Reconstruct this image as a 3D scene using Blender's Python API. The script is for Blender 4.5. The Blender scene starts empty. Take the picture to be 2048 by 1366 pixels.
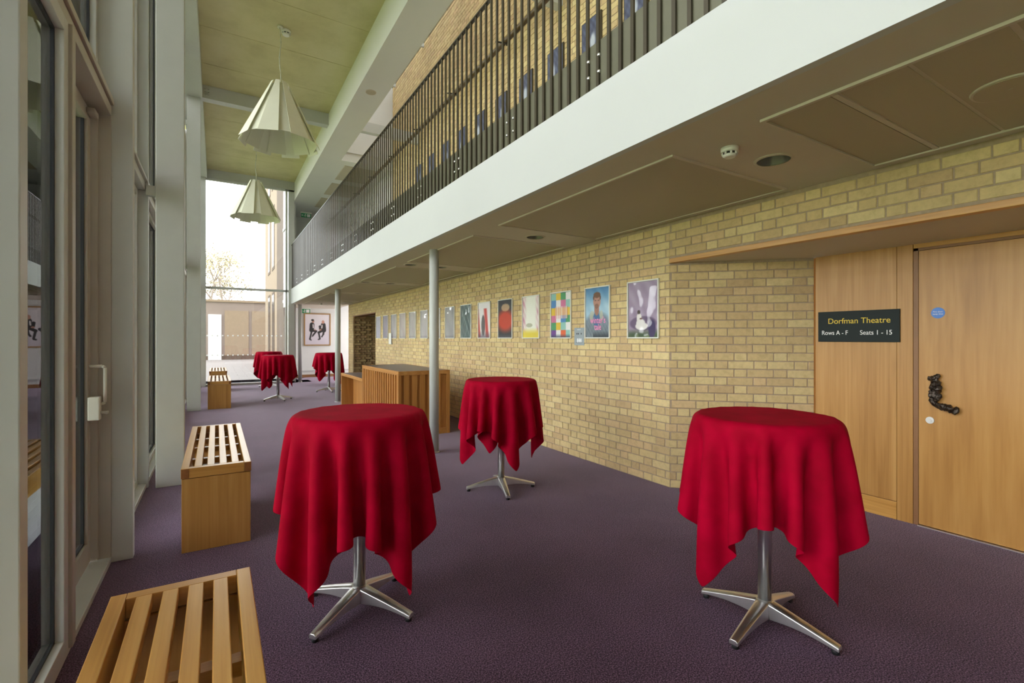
import bpy, bmesh, math, random
import numpy as np
from mathutils import Vector, Matrix
random.seed(7)
sc = bpy.context.scene
C = sc.collection

# ------------------------------------------------------------------ camera, world, exposure
F_PX, YAW = 965.0, math.radians(31.485)
cam_d = bpy.data.cameras.new('camera'); cam = bpy.data.objects.new('camera', cam_d); C.objects.link(cam)
cam.location = (0, 0, 1.5); cam.rotation_euler = (math.pi/2, 0, -YAW)
cam_d.sensor_width = 36; cam_d.lens = F_PX/2048*36; cam_d.shift_y = -6/2048; cam_d.clip_start = 0.05; cam_d.clip_end = 300
sc.camera = cam
world = bpy.data.worlds.new('overcast_sky'); sc.world = world; world.use_nodes = True
wn = world.node_tree.nodes; wl = world.node_tree.links
bg = wn['Background']; bg.inputs['Color'].default_value = (1.0, 0.975, 0.99, 1); bg.inputs['Strength'].default_value = 5.6
sc.view_settings.view_transform = 'Standard'; sc.view_settings.look = 'None'
sc.view_settings.exposure = 0.18; sc.view_settings.gamma = 1.0; sc.view_settings.use_curve_mapping = False
sc.cycles.use_denoising = True
sc.cycles.max_bounces = 10; sc.cycles.diffuse_bounces = 6; sc.cycles.glossy_bounces = 5
sc.cycles.transparent_max_bounces = 16; sc.cycles.sample_clamp_indirect = 8

# ------------------------------------------------------------------ materials
def s2l(c):
    return tuple(((v/255)/12.92 if v/255 <= .04045 else ((v/255+.055)/1.055)**2.4) for v in c[:3])
def new_mat(name):
    m = bpy.data.materials.new(name); m.use_nodes = True
    nt = m.node_tree; return m, nt, nt.nodes['Principled BSDF']
def N(nt, t, **kw):
    n = nt.nodes.new(t)
    for k, v in kw.items():
        if k in n.inputs: n.inputs[k].default_value = v
        else: setattr(n, k, v)
    return n
def coords(nt, mode, scale=(1, 1, 1)):
    if mode == 'World':
        g = N(nt, 'ShaderNodeNewGeometry'); out = g.outputs['Position']
    else:
        t = N(nt, 'ShaderNodeTexCoord'); out = t.outputs['Object']
    mp = N(nt, 'ShaderNodeMapping'); mp.inputs['Scale'].default_value = scale
    nt.links.new(out, mp.inputs['Vector']); return mp.outputs['Vector']
def ramp(nt, fac, stops):
    r = N(nt, 'ShaderNodeValToRGB'); e = r.color_ramp.elements
    while len(e) < len(stops): e.new(.5)
    for i, (p, c) in enumerate(stops): e[i].position = p; e[i].color = (*c, 1)
    nt.links.new(fac, r.inputs['Fac']); return r.outputs['Color']
def bump(nt, bs, h, strength, dist=.002):
    b = N(nt, 'ShaderNodeBump', Strength=strength, Distance=dist)
    nt.links.new(h, b.inputs['Height']); nt.links.new(b.outputs['Normal'], bs.inputs['Normal'])
def plain(name, rgb, rough=.6, metal=0, var=.06, scale=6, spec=.5, coat=0, bmp=0):
    m, nt, bs = new_mat(name)
    n = N(nt, 'ShaderNodeTexNoise', Scale=scale, Detail=4.0); nt.links.new(coords(nt, 'World'), n.inputs['Vector'])
    lo = tuple(v*(1-var) for v in rgb); hi = tuple(min(1, v*(1+var)) for v in rgb)
    nt.links.new(ramp(nt, n.outputs['Fac'], [(.3, lo), (.7, hi)]), bs.inputs['Base Color'])
    bs.inputs['Roughness'].default_value = rough; bs.inputs['Metallic'].default_value = metal
    bs.inputs['Specular IOR Level'].default_value = spec; bs.inputs['Coat Weight'].default_value = coat
    if bmp: bump(nt, bs, n.outputs['Fac'], bmp)
    return m
def wood(name, lo, mid, hi, axis, rough=.38, grain=1.0, spec=.5):
    m, nt, bs = new_mat(name)
    sc1 = [9*grain]*3; sc1[axis] = .5; sc2 = [70*grain]*3; sc2[axis] = 1.6
    n1 = N(nt, 'ShaderNodeTexNoise', Scale=1.0, Detail=6.0, Distortion=1.2); nt.links.new(coords(nt, 'World', sc1), n1.inputs['Vector'])
    n2 = N(nt, 'ShaderNodeTexNoise', Scale=1.0, Detail=3.0); nt.links.new(coords(nt, 'World', sc2), n2.inputs['Vector'])
    mx = N(nt, 'ShaderNodeMix', data_type='FLOAT'); mx.inputs['Factor'].default_value = .35
    nt.links.new(n1.outputs['Fac'], mx.inputs['A']); nt.links.new(n2.outputs['Fac'], mx.inputs['B'])
    nt.links.new(ramp(nt, mx.outputs['Result'], [(.3, lo), (.5, mid), (.7, hi)]), bs.inputs['Base Color'])
    bs.inputs['Roughness'].default_value = rough; bs.inputs['Specular IOR Level'].default_value = spec
    bump(nt, bs, n2.outputs['Fac'], .15, .001)
    return m
M = {}
M['steel_paint'] = plain('painted_steel', s2l((192, 194, 191)), .42, var=.02)
M['steel_taupe'] = plain('anodised_frame', s2l((176, 170, 160)), .38, var=.03)
M['gasket'] = plain('black_gasket', (.012, .014, .018), .5)
M['white'] = plain('white_plaster', s2l((212, 212, 208)), .75, var=.015, scale=2)
M['white_gloss'] = plain('white_plastic', s2l((228, 228, 220)), .35, var=.01)
M['soffit'] = plain('soffit_paint', s2l((205, 196, 182)), .8, var=.01)
M['soffit_tile'] = plain('perforated_metal_tile', s2l((182, 172, 150)), .7, var=.02, scale=300)
M['reflector'] = plain('satin_reflector', s2l((150, 146, 148)), .4, metal=.6)
M['vent'] = plain('dark_insect_mesh', s2l((58, 56, 56)), .6)
M['bar'] = plain('bronze_bar', s2l((72, 65, 50)), .35, metal=.25, var=.05)
M['plate'] = plain('olive_plate', s2l((104, 102, 84)), .4, metal=.2, var=.04)
M['chrome'] = plain('brushed_aluminium', s2l((226, 225, 224)), .34, metal=1, var=.04, scale=20)
M['rubber'] = plain('black_rubber', (.015, .015, .017), .6)
M['sign_dark'] = plain('dark_green_sign', s2l((30, 38, 38)), .55, spec=.25)
M['rail_wood'] = plain('brown_handrail', s2l((92, 72, 38)), .45)
M['ink_yellow'] = plain('yellow_ink', s2l((226, 196, 60)), .5)
M['ink_white'] = plain('white_ink', s2l((240, 240, 240)), .5)
M['ink_pink'] = plain('pink_ink', s2l((232, 150, 196)), .4)
M['sticker_blue'] = plain('blue_sticker', s2l((60, 120, 205)), .35)
M['exit_green'] = plain('green_sign', s2l((40, 150, 95)), .4)
M['bronze'] = plain('dark_bronze', s2l((62, 52, 44)), .35, metal=.6, var=.3, scale=60)
M['desk_top'] = plain('grey_laminate', s2l((112, 100, 100)), .35, var=.03)
M['brown_trim'] = plain('brown_skirting', s2l((140, 98, 62)), .45)
M['frame_oak'] = plain('oak_frame', s2l((158, 124, 78)), .45)
M['shade'] = plain('lamp_shade_card', s2l((226, 226, 206)), .55, var=.015)
M['cord'] = plain('cream_cord', s2l((205, 205, 188)), .6)
M['soil_pave'] = plain('paving_slab', s2l((120, 114, 112)), .8, var=.06, scale=3)
M['render_pale'] = plain('pale_render', s2l((126, 112, 106)), .85, var=.05, scale=.6)
M['stone_pale'] = plain('pale_stone', s2l((132, 114, 96)), .85, var=.06)
M['brick_far'] = plain('far_brown_brick', s2l((84, 68, 58)), .85, var=.18, scale=9)
M['far_glass'] = plain('far_window', s2l((46, 42, 48)), .2)
M['bark'] = plain('tree_bark', s2l((146, 134, 124)), .9)
M['leaf'] = plain('pale_leaves', s2l((158, 150, 118)), .8, var=.2)
M['heater'] = plain('heater_white', s2l((220, 222, 226)), .4, var=.01)
M['oak_z'] = wood('oak_vertical', s2l((164, 114, 54)), s2l((184, 134, 70)), s2l((200, 152, 88)), 2)
M['door_z'] = wood('door_veneer', s2l((160, 110, 52)), s2l((184, 134, 70)), s2l((200, 152, 86)), 2, .36, .45)
M['oak_y'] = wood('oak_lengthwise', s2l((178, 124, 58)), s2l((204, 152, 80)), s2l((220, 172, 102)), 1, .3)
M['oak_x'] = wood('oak_crosswise', s2l((172, 118, 56)), s2l((194, 142, 74)), s2l((212, 162, 94)), 0, .32)
M['oak_end'] = plain('oak_end_grain', s2l((138, 86, 42)), .5, var=.12, scale=60)
M['desk_z'] = wood('desk_oak_vertical', s2l((150, 96, 42)), s2l((176, 120, 58)), s2l((194, 140, 76)), 2, .4)
M['desk_y'] = wood('desk_oak_long', s2l((160, 106, 50)), s2l((188, 132, 70)), s2l((204, 152, 88)), 1, .4)
M['desk_back'] = wood('desk_backing', s2l((150, 96, 42)), s2l((176, 120, 58)), s2l((194, 140, 76)), 2, .5)
def mk_concrete():
    m, nt, bs = new_mat('board_concrete'); v = coords(nt, 'World')
    n = N(nt, 'ShaderNodeTexNoise', Scale=1.3, Detail=8.0, Roughness=.62); nt.links.new(v, n.inputs['Vector'])
    nt.links.new(ramp(nt, n.outputs['Fac'], [(.3, s2l((190, 182, 138))), (.5, s2l((206, 198, 154))), (.72, s2l((214, 206, 166)))]), bs.inputs['Base Color'])
    bs.inputs['Roughness'].default_value = .8; bump(nt, bs, n.outputs['Fac'], .2, .004); return m
M['concrete'] = mk_concrete()
def mk_carpet():
    m, nt, bs = new_mat('purple_carpet'); v = coords(nt, 'World')
    n = N(nt, 'ShaderNodeTexNoise', Scale=150.0, Detail=3.0); nt.links.new(v, n.inputs['Vector'])
    n2 = N(nt, 'ShaderNodeTexNoise', Scale=1.5, Detail=3.0); nt.links.new(v, n2.inputs['Vector'])
    mx = N(nt, 'ShaderNodeMix', data_type='FLOAT'); mx.inputs['Factor'].default_value = .12
    nt.links.new(n.outputs['Fac'], mx.inputs['A']); nt.links.new(n2.outputs['Fac'], mx.inputs['B'])
    nt.links.new(ramp(nt, mx.outputs['Result'], [(.38, s2l((40, 25, 40))), (.5, s2l((84, 60, 83))), (.62, s2l((130, 100, 128)))]), bs.inputs['Base Color'])
    bs.inputs['Roughness'].default_value = .85; bs.inputs['Sheen Weight'].default_value = .65; bs.inputs['Sheen Roughness'].default_value = .25; bs.inputs['Specular IOR Level'].default_value = .3
    bs.inputs['Sheen Tint'].default_value = (.85, .75, .9, 1)
    bump(nt, bs, n.outputs['Fac'], .6, .004); return m
M['carpet'] = mk_carpet()
def mk_brick():
    m, nt, bs = new_mat('yellow_stock_brick'); v = coords(nt, 'World')
    at = N(nt, 'ShaderNodeAttribute', attribute_name='rnd')
    n = N(nt, 'ShaderNodeTexNoise', Scale=22.0, Detail=6.0, Roughness=.65); nt.links.new(v, n.inputs['Vector'])
    n3 = N(nt, 'ShaderNodeTexNoise', Scale=.9, Detail=3.0); nt.links.new(v, n3.inputs['Vector'])
    c1 = ramp(nt, at.outputs['Fac'], [(0, s2l((196, 169, 127))), (.25, s2l((202, 177, 131))), (.6, s2l((210, 187, 137))), (.85, s2l((217, 197, 147))), (1, s2l((210, 182, 138)))])
    c2 = ramp(nt, n.outputs['Fac'], [(.28, (.82, .80, .76)), (.5, (.97, .97, .97)), (.72, (1.08, 1.07, 1.03))])
    c3 = ramp(nt, n3.outputs['Fac'], [(.35, (.9, .9, .9)), (.6, (1.04, 1.03, 1.0))])
    a = N(nt, 'ShaderNodeMix', data_type='RGBA', blend_type='MULTIPLY'); a.inputs['Factor'].default_value = 1
    nt.links.new(c1, a.inputs['A']); nt.links.new(c2, a.inputs['B'])
    b = N(nt, 'ShaderNodeMix', data_type='RGBA', blend_type='MULTIPLY'); b.inputs['Factor'].default_value = 1
    nt.links.new(a.outputs['Result'], b.inputs['A']); nt.links.new(c3, b.inputs['B'])
    nt.links.new(b.outputs['Result'], bs.inputs['Base Color'])
    bs.inputs['Roughness'].default_value = .85; bump(nt, bs, n.outputs['Fac'], .5, .004); return m
M['brick'] = mk_brick()
M['mortar'] = plain('mauve_mortar', s2l((170, 150, 128)), .9, var=.1, scale=30)
def mk_cloth():
    m, nt, bs = new_mat('red_tablecloth'); v = coords(nt, 'Object')
    n = N(nt, 'ShaderNodeTexNoise', Scale=7.0, Detail=4.0); nt.links.new(v, n.inputs['Vector'])
    nt.links.new(ramp(nt, n.outputs['Fac'], [(.35, s2l((152, 0, 33))), (.65, s2l((172, 0, 42)))]), bs.inputs['Base Color'])
    bs.inputs['Roughness'].default_value = .75; bs.inputs['Sheen Weight'].default_value = .0; bs.inputs['Specular IOR Level'].default_value = .06
    w = N(nt, 'ShaderNodeTexNoise', Scale=500.0); nt.links.new(v, w.inputs['Vector']); bump(nt, bs, w.outputs['Fac'], .08, .001); return m
M['cloth'] = mk_cloth()
def mk_glass():
    m, nt, bs = new_mat('window_glass'); nt.nodes.remove(bs)
    t = N(nt, 'ShaderNodeBsdfTransparent'); t.inputs['Color'].default_value = (.93, .96, .95, 1)
    g = N(nt, 'ShaderNodeBsdfGlossy', Roughness=.005); f = N(nt, 'ShaderNodeFresnel', IOR=1.5)
    mx = N(nt, 'ShaderNodeMixShader')
    nt.links.new(f.outputs['Fac'], mx.inputs['Fac']); nt.links.new(t.outputs['BSDF'], mx.inputs[1]); nt.links.new(g.outputs['BSDF'], mx.inputs[2])
    nt.links.new(mx.outputs['Shader'], nt.nodes['Material Output'].inputs['Surface']); return m
M['glass'] = mk_glass()
def mk_frosted():
    m, nt, bs = new_mat('frosted_film'); nt.nodes.remove(bs); t = N(nt, 'ShaderNodeBsdfTranslucent'); t.inputs['Color'].default_value = (.95, .95, .95, 1)
    nt.links.new(t.outputs['BSDF'], nt.nodes['Material Output'].inputs['Surface']); return m
M['frosted'] = mk_frosted()
def mk_print(name, rough, wob):
    m, nt, bs = new_mat(name); at = N(nt, 'ShaderNodeAttribute', attribute_name='Col')
    nt.links.new(at.outputs['Color'], bs.inputs['Base Color']); bs.inputs['Roughness'].default_value = .5
    bs.inputs['Coat Weight'].default_value = 1.0 if wob else .2; bs.inputs['Coat Roughness'].default_value = rough; bs.inputs['Coat IOR'].default_value = 1.75
    if wob:
        n = N(nt, 'ShaderNodeTexNoise', Scale=4.0, Detail=1.0); nt.links.new(coords(nt, 'World'), n.inputs['Vector'])
        b = N(nt, 'ShaderNodeBump', Strength=.5, Distance=.03); nt.links.new(n.outputs['Fac'], b.inputs['Height'])
        nt.links.new(b.outputs['Normal'], bs.inputs['Coat Normal'])
    return m
M['print'] = mk_print('poster_print_under_acrylic', .03, True)
M['canvas'] = mk_print('painted_canvas', .3, False)
def mk_grass():
    m, nt, bs = new_mat('lawn'); n = N(nt, 'ShaderNodeTexNoise', Scale=3.0, Detail=6.0); nt.links.new(coords(nt, 'World'), n.inputs['Vector'])
    nt.links.new(ramp(nt, n.outputs['Fac'], [(.3, (.16, .22, .05)), (.7, (.27, .33, .09))]), bs.inputs['Base Color']); bs.inputs['Roughness'].default_value = .9; return m
M['grass'] = mk_grass()

# ------------------------------------------------------------------ helpers
def bx(bm, x0, x1, y0, y1, z0, z1):
    v = [bm.verts.new((x, y, z)) for z in (z0, z1) for y in (y0, y1) for x in (x0, x1)]
    for f in ((0, 2, 3, 1), (4, 5, 7, 6), (0, 1, 5, 4), (2, 6, 7, 3), (0, 4, 6, 2), (1, 3, 7, 5)): bm.faces.new([v[i] for i in f])
    return v
def cyl(bm, p0, p1, r0, r1=None, n=16, caps=True):
    r1 = r0 if r1 is None else r1; p0 = Vector(p0); p1 = Vector(p1); d = (p1-p0).normalized()
    a = d.orthogonal().normalized(); b = d.cross(a)
    A = [bm.verts.new(p0+(a*math.cos(t)+b*math.sin(t))*r0) for t in (2*math.pi*i/n for i in range(n))]
    B = [bm.verts.new(p1+(a*math.cos(t)+b*math.sin(t))*r1) for t in (2*math.pi*i/n for i in range(n))]
    for i in range(n):
        f = bm.faces.new((A[i], A[(i+1) % n], B[(i+1) % n], B[i])); f.smooth = True
    if caps: bm.faces.new(A[::-1]); bm.faces.new(B)
def tube(bm, pts, r, n=10):
    for a, b in zip(pts[:-1], pts[1:]): cyl(bm, a, b, r, n=n)
def quad(bm, *ps):
    return bm.faces.new([bm.verts.new(p) for p in ps])
def base_of(p):
    v = Vector((0, 0, 0))
    while p is not None: v += p.location; p = p.parent
    return v
def obj(name, bm, mat, parent=None, bevel=0):
    """link a bmesh drawn in world coordinates as one mesh object under parent"""
    if parent is not None: bmesh.ops.translate(bm, verts=bm.verts, vec=-base_of(parent))
    bmesh.ops.recalc_face_normals(bm, faces=bm.faces)
    me = bpy.data.meshes.new(name); bm.to_mesh(me); bm.free()
    me.materials.append(M[mat]); o = bpy.data.objects.new(name, me); C.objects.link(o); o.parent = parent
    if bevel:
        b = o.modifiers.new('bevel', 'BEVEL'); b.width = bevel; b.segments = 2; b.limit_method = 'ANGLE'
    return o
def B(name, mat, parent, *dims, bevel=0):
    bm = bmesh.new()
    for d in (dims if isinstance(dims[0], (tuple, list)) else [dims]): bx(bm, *d)
    return obj(name, bm, mat, parent, bevel)
def inst(name, mesh, loc, parent, rz=0):
    o = bpy.data.objects.new(name, mesh); o.location = Vector(loc)-(base_of(parent) if parent else Vector()); o.rotation_euler.z = rz
    o.parent = parent; C.objects.link(o); return o
def struct(o): o['kind'] = 'structure'; return o
def stuff(o): o['kind'] = 'stuff'; return o
def tag(o, label, cat, group=None):
    o['label'] = label; o['category'] = cat
    if group: o['group'] = group
    return o
def thing(name, loc, label, cat, group=None):
    o = bpy.data.objects.new(name, None); o.empty_display_size = .1; o.location = loc; C.objects.link(o)
    return tag(o, label, cat, group)
def sroot(name, loc=(0, 0, 0)):
    o = bpy.data.objects.new(name, None); o.empty_display_size = .1; o.location = loc; C.objects.link(o); return struct(o)
def copy_tree(o, parent=None):
    c = o.copy(); C.objects.link(c); c.parent = parent
    for ch in list(o.children): copy_tree(ch, c)
    return c
def text_mesh(text, size, mat, bold):
    cu = bpy.data.curves.new('lettering', 'FONT'); cu.body = text; cu.size = size; cu.align_x = 'LEFT'; cu.align_y = 'CENTER'; cu.extrude = .0008; cu.offset = bold
    t = bpy.data.objects.new('lettering', cu); C.objects.link(t); bpy.context.view_layer.update()
    me = bpy.data.meshes.new_from_object(t.evaluated_get(bpy.context.evaluated_depsgraph_get()))
    bpy.data.objects.remove(t); bpy.data.curves.remove(cu); me.materials.clear(); me.materials.append(M[mat])
    return me, max(v.co.x for v in me.vertices)
def lettering(name, text, size, mat, parent, loc, rot, sx=1.0, bold=0):
    """centred line of writing on a wall that faces -X, each word an object of its own"""
    words = text.split(' '); total = text_mesh(text, size, mat, bold)[1]
    for i, w in enumerate(words):
        me, own = text_mesh(w, size, mat, bold); upto = text_mesh(' '.join(words[:i+1]), size, mat, bold)[1]
        o = bpy.data.objects.new(name, me); o.location = Vector(loc)-base_of(parent)+Vector((0, -(upto-own-total/2)*sx, 0))
        o.rotation_euler = rot; o.scale = (sx, 1, 1); o.parent = parent; C.objects.link(o)
FACE_LEFT = (math.pi/2, 0, -math.pi/2)       # lettering read by someone looking towards +X

# ------------------------------------------------------------------ the setting
XW, XU, XF, ZS, ZC = 3.89, 4.15, 2.15, 2.67, 6.79      # brick wall, upper brick wall, balcony fascia, soffit, concrete ceiling
Y0, YE = -4.0, 17.8
floor = struct(B('floor', 'carpet', None, -.74, 5.2, Y0, 20.0, -.1, 0))
# floor beyond the glazing line must not show outside: the terrace covers Y > YE for X < 2.25 (see below)
# concrete ceiling of planks
ceil = sroot('ceiling')
y = Y0; k = 0
edges = [Y0] + [8.39 + 1.3*i for i in range(-9, 8) if 8.39+1.3*i > Y0+.3] + [YE+.3]
for a, b in zip(edges[:-1], edges[1:]):
    B('ceiling_plank', 'concrete', ceil, -.25, 2.3, a+.004, b-.004, ZC, ZC+.2, bevel=.004)
B('ceiling_slab', 'concrete', ceil, -.75, 2.3, Y0, YE+.3, ZC+.03, ZC+.3)
# roof edge beams
struct(B('edge_beam', 'steel_paint', None, -.62, -.25, Y0, YE+.1, 6.5, ZC+.02))
for i, yb in enumerate((-.02, 5.96, 11.93, 17.78)):
    r = sroot('cross_beam', (0, yb, 6.51))
    B('beam_web', 'steel_paint', r, -.3, 2.26, yb, yb+.16, 6.53, ZC)
    B('beam_flange', 'steel_paint', r, -.3, 2.26, yb-.02, yb+.18, 6.51, 6.535)
    for zz in (6.6, 6.66, 6.72):
        for xx in (-.2, -.14):
            bm = bmesh.new(); cyl(bm, (xx, yb, zz), (xx, yb-.012, zz), .014, n=8); obj('bolt', bm, 'steel_paint', r)
# white edge beam over the balcony front and ceiling over the balcony
struct(B('spine_beam', 'white', None, 2.25, 2.70, Y0, 20, 6.16, 7.1))
uc = struct(B('upper_ceiling', 'white', None, 2.70, 5.2, 13.1, 20, 6.165, 6.4))
for a, b in ((13.45, 14.75), (15.15, 16.45), (16.9, 18.2)):
    B('ceiling_panel', 'soffit_tile', uc, 2.95, 3.85, a, b, 6.155, 6.17, bevel=.004)
# rooflight shaft
rs = sroot('rooflight_shaft')
B('shaft_wall', 'white', rs, 2.6, 2.78, Y0, 13.1, 7.1, 8.4)
B('shaft_lip', 'white', rs, 2.70, 2.78, Y0, 13.1, 6.16, 7.1)
B('shaft_end', 'white', rs, 2.78, 4.4, 13.07, 13.2, 6.4, 8.4)
for yb in (11.0, 5.4, -.2): B('cross_bar', 'steel_paint', rs, 2.78, XU, yb, yb+.14, 6.17, 6.39)
bm = bmesh.new(); bx(bm, 2.7, 4.3, Y0, 13.15, 8.38, 8.39); obj('pane', bm, 'glass', rs)
for i in range(9): B('glazing_bar', 'steel_paint', rs, 2.7, 4.3, Y0+2.1*i, Y0+2.1*i+.05, 8.32, 8.42)
# balcony: slab, white fascia, soffit with metal tiles
M['fascia'] = plain('fascia_paint', s2l((200, 201, 203)), .7, var=.01, scale=2)
bal = struct(B('balcony', 'fascia', None, (XF, 5.2, Y0, 20, ZS+.2, 3.17), (XF, XF+.05, Y0, 20, ZS-.001, ZS+.2)))
LIGHTS = [(3.11, 1.80, .1), (3.13, 4.60, .1)] + [(x, y, .09) for y in (7.35, 10.07, 12.75) for x in (2.62, 3.14)]
HS = .13                                             # half side of the soffit patch that carries each round opening
bm = bmesh.new(); XA, XZ = XF+.05, XW+.1; yp = Y0
for yl in sorted({l[1] for l in LIGHTS}):
    bx(bm, XA, XZ, yp, yl-HS, ZS, ZS+.03); xp = XA
    for x, y, r in sorted(l for l in LIGHTS if l[1] == yl):
        bx(bm, xp, x-HS, yl-HS, yl+HS, ZS, ZS+.03); xp = x+HS
        ring = []
        for i in range(32):
            t = 2*math.pi*i/32; c_, s_ = math.cos(t), math.sin(t); k = HS/max(abs(c_), abs(s_))
            ring.append((bm.verts.new((x+c_*r, y+s_*r, ZS)), bm.verts.new((x+c_*k, y+s_*k, ZS))))
        for i in range(32):
            p, q = ring[i], ring[(i+1) % 32]; bm.faces.new((p[0], q[0], q[1], p[1]))
    bx(bm, xp, XZ, yl-HS, yl+HS, ZS, ZS+.03); yp = yl+HS
bx(bm, XA, XZ, yp, 20, ZS, ZS+.03); obj('soffit', bm, 'soffit', bal)
tiles = [(-2.4, -.4), (2.1, 4.29), (4.89, 7.06), (7.65, 9.8), (10.37, 12.45), (13.05, 15.2), (15.8, 17.6)]
def ceiling_tile(x0, x1, a, b, lip=.018):
    t = B('ceiling_tile', 'soffit_tile', bal, x0, x1, a, b, ZS-.004, ZS+.01)
    B('tile_rim', 'soffit', t, (x0-lip, x0, a-lip, b+lip, ZS-.012, ZS), (x1, x1+lip, a-lip, b+lip, ZS-.012, ZS),
      (x0, x1, a-lip, a, ZS-.012, ZS), (x0, x1, b, b+lip, ZS-.012, ZS))
for a, b in tiles: ceiling_tile(2.49, 3.775, a, b)
for a, b in ((1.18, 1.49), (.875, 1.145), (.565, .865), (.26, .55), (-.05, .25)):
    B('ceiling_tile', 'soffit_tile', bal, 2.5, 3.765, a+.004, b-.004, ZS-.004, ZS+.01)
B('tile_rim', 'soffit', bal, (2.48, 2.5, -.1, 1.51, ZS-.014, ZS), (3.765, 3.785, -.1, 1.51, ZS-.014, ZS), (2.5, 3.765, 1.49, 1.51, ZS-.014, ZS))
B('tile_trim', 'soffit', bal, 2.52, 3.76, 1.149, 1.176, ZS-.008, ZS+.01)

# ------------------------------------------------------------------ brickwork (Flemish bond, every brick its own piece)
CO, ST, HD, J = .08, .225, .107, .010
def cam_d2(p):
    return (p[0]**2 + p[1]**2 + (p[2]-1.5)**2)
def in_view(p):
    D = p[0]*math.sin(YAW)+p[1]*math.cos(YAW); R = p[0]*math.cos(YAW)-p[1]*math.sin(YAW)
    return D > .3 and abs(R/D*F_PX) < 1030 and abs((p[2]-1.5)/D*F_PX) < 700
_variants = {}
def brick_mesh(w, k):
    key = (round(w, 3), k)
    if key not in _variants:
        bm = bmesh.new(); bx(bm, 0, w, -.03, 0, 0, CO-J); 
        fs = [f for f in bm.faces if f.normal.y > .5 or all(abs(v.co.y) < 1e-6 for v in f.verts)]
        bmesh.ops.recalc_face_normals(bm, faces=bm.faces)
        ed = [e for e in bm.edges if all(abs(v.co.y) < 1e-6 for v in e.verts)]
        bmesh.ops.bevel(bm, geom=ed, offset=.003, segments=1, affect='EDGES')
        me = bpy.data.meshes.new('brick'); bm.to_mesh(me); bm.free()
        at = me.attributes.new('rnd', 'FLOAT', 'POINT'); at.data.foreach_set('value', [k/7.0]*len(me.vertices))
        me.materials.append(M['brick']); _variants[key] = me
    return _variants[key]
def brick_wall(parent, origin, direction, length, z0, z1, hole=None, limit=300, proud=.006):
    """lay bricks on a wall that runs from origin along direction (unit XY); the outward face is to the left of it when seen from above, turned -90"""
    d = Vector((direction[0], direction[1], 0)); nrm = Vector((-d.y, d.x, 0)); o = Vector(origin)
    ang = math.atan2(d.y, d.x); rnd = random.Random(int(length*1000))
    lst = []; nrow = int(math.ceil((z1-z0)/CO-1e-6))
    for r in range(nrow):
        za = z0+r*CO; u = -(ST+HD+2*J)/2*(r % 2)+rnd.uniform(-.006, .006); kk = 0
        while u < length:
            w = ST if kk % 2 == 0 else HD
            a, b = max(u, 0), min(u+w, length); u += w+J; kk += 1
            if b-a < .03: continue
            if za+CO-J > z1+.03: continue
            spans = [(a, b)]
            if hole and za < hole[3]-.02 and za+CO > hole[2]:
                spans = [(s, e) for s, e in ((a, min(b, hole[0])), (max(a, hole[1]), b)) if e-s > .03]
            for s, e in spans:
                lst.append((s, e-s, za, rnd.choice((0, 1, 2, 2, 3, 3, 4, 4, 5, 5, 6, 7)), rnd.uniform(-.002, .002)))
    def place(t):
        return o + d*t[0] + nrm*(proud+t[4]) + Vector((0, 0, t[2]+J/2))
    lst.sort(key=lambda t: (not in_view(place(t)+d*t[1]/2), cam_d2(place(t))))
    for t in lst[:limit]:
        inst('brick', brick_mesh(t[1], t[3]), place(t), parent, ang)
    rest = lst[limit:]
    if rest:
        vs, fs, rv = [], [], []
        for t in rest:
            p = place(t); i = len(vs); h = CO-J
            for dy in (0, -.03):
                for (du, dz) in ((0, 0), (t[1], 0), (t[1], h), (0, h)): vs.append(p+d*du+nrm*dy+Vector((0, 0, dz)))
            fs += [(i, i+1, i+2, i+3), (i+1, i, i+4, i+5), (i+2, i+1, i+5, i+6), (i+3, i+2, i+6, i+7), (i, i+3, i+7, i+4)]
            rv += [t[3]/7.0]*8
        me = bpy.data.meshes.new('brickwork'); me.from_pydata([tuple(v-base_of(parent)) for v in vs], [], fs); me.materials.append(M['brick'])
        at = me.attributes.new('rnd', 'FLOAT', 'POINT'); at.data.foreach_set('value', rv)
        bm = bmesh.new(); bm.from_mesh(me); bmesh.ops.recalc_face_normals(bm, faces=bm.faces); bm.to_mesh(me); bm.free()
        b = bpy.data.objects.new('brickwork', me); b.parent = parent; C.objects.link(b); stuff(b)
# main wall: mortar backing with the doorway opening, running from the splayed corner to the far end
YC, YB = 3.31, 17.15
OP = (13.83, 16.5, 2.26)
wr = struct(B('wall_right', 'mortar', None, (XW, XW+.28, YC, OP[0], 0, ZS), (XW, XW+.28, OP[1], YB, 0, ZS), (XW, XW+.28, OP[0], OP[1], OP[2], ZS)))
brick_wall(wr, (XW, YC, 0), (0, 1), YB-YC, 0, ZS, hole=(OP[0]-YC, OP[1]-YC, -1, OP[2]))
B('lintel', 'brown_trim', wr, XW-.012, XW+.3, OP[0], OP[1], OP[2]-.03, OP[2])
jm = struct(B('wall_passage', 'mortar', None, XW+.28, 6.4, OP[1], OP[1]+.25, 0, 2.5))
brick_wall(jm, (6.4, OP[1], 0), (-1, 0), 6.4-XW, 0, OP[2], limit=0) if False else brick_wall(jm, (XW+.01, OP[1], 0), (1, 0), 1.6, 0, OP[2], limit=0, proud=-.006)
B('passage_end', 'mortar', jm, 6.4, 6.5, OP[0]-.3, OP[1]+.25, 0, 2.5); B('passage_ceiling', 'white', jm, XW+.28, 6.5, OP[0]-.3, OP[1]+.2, 2.26, 2.4)
B('passage_side', 'mortar', jm, XW+.28, 6.5, OP[0]-.3, OP[0]-.05, 0, 2.5); B('passage_floor', 'carpet', jm, XW, 6.5, OP[0]-.05, OP[1], -.1, .001)
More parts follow.
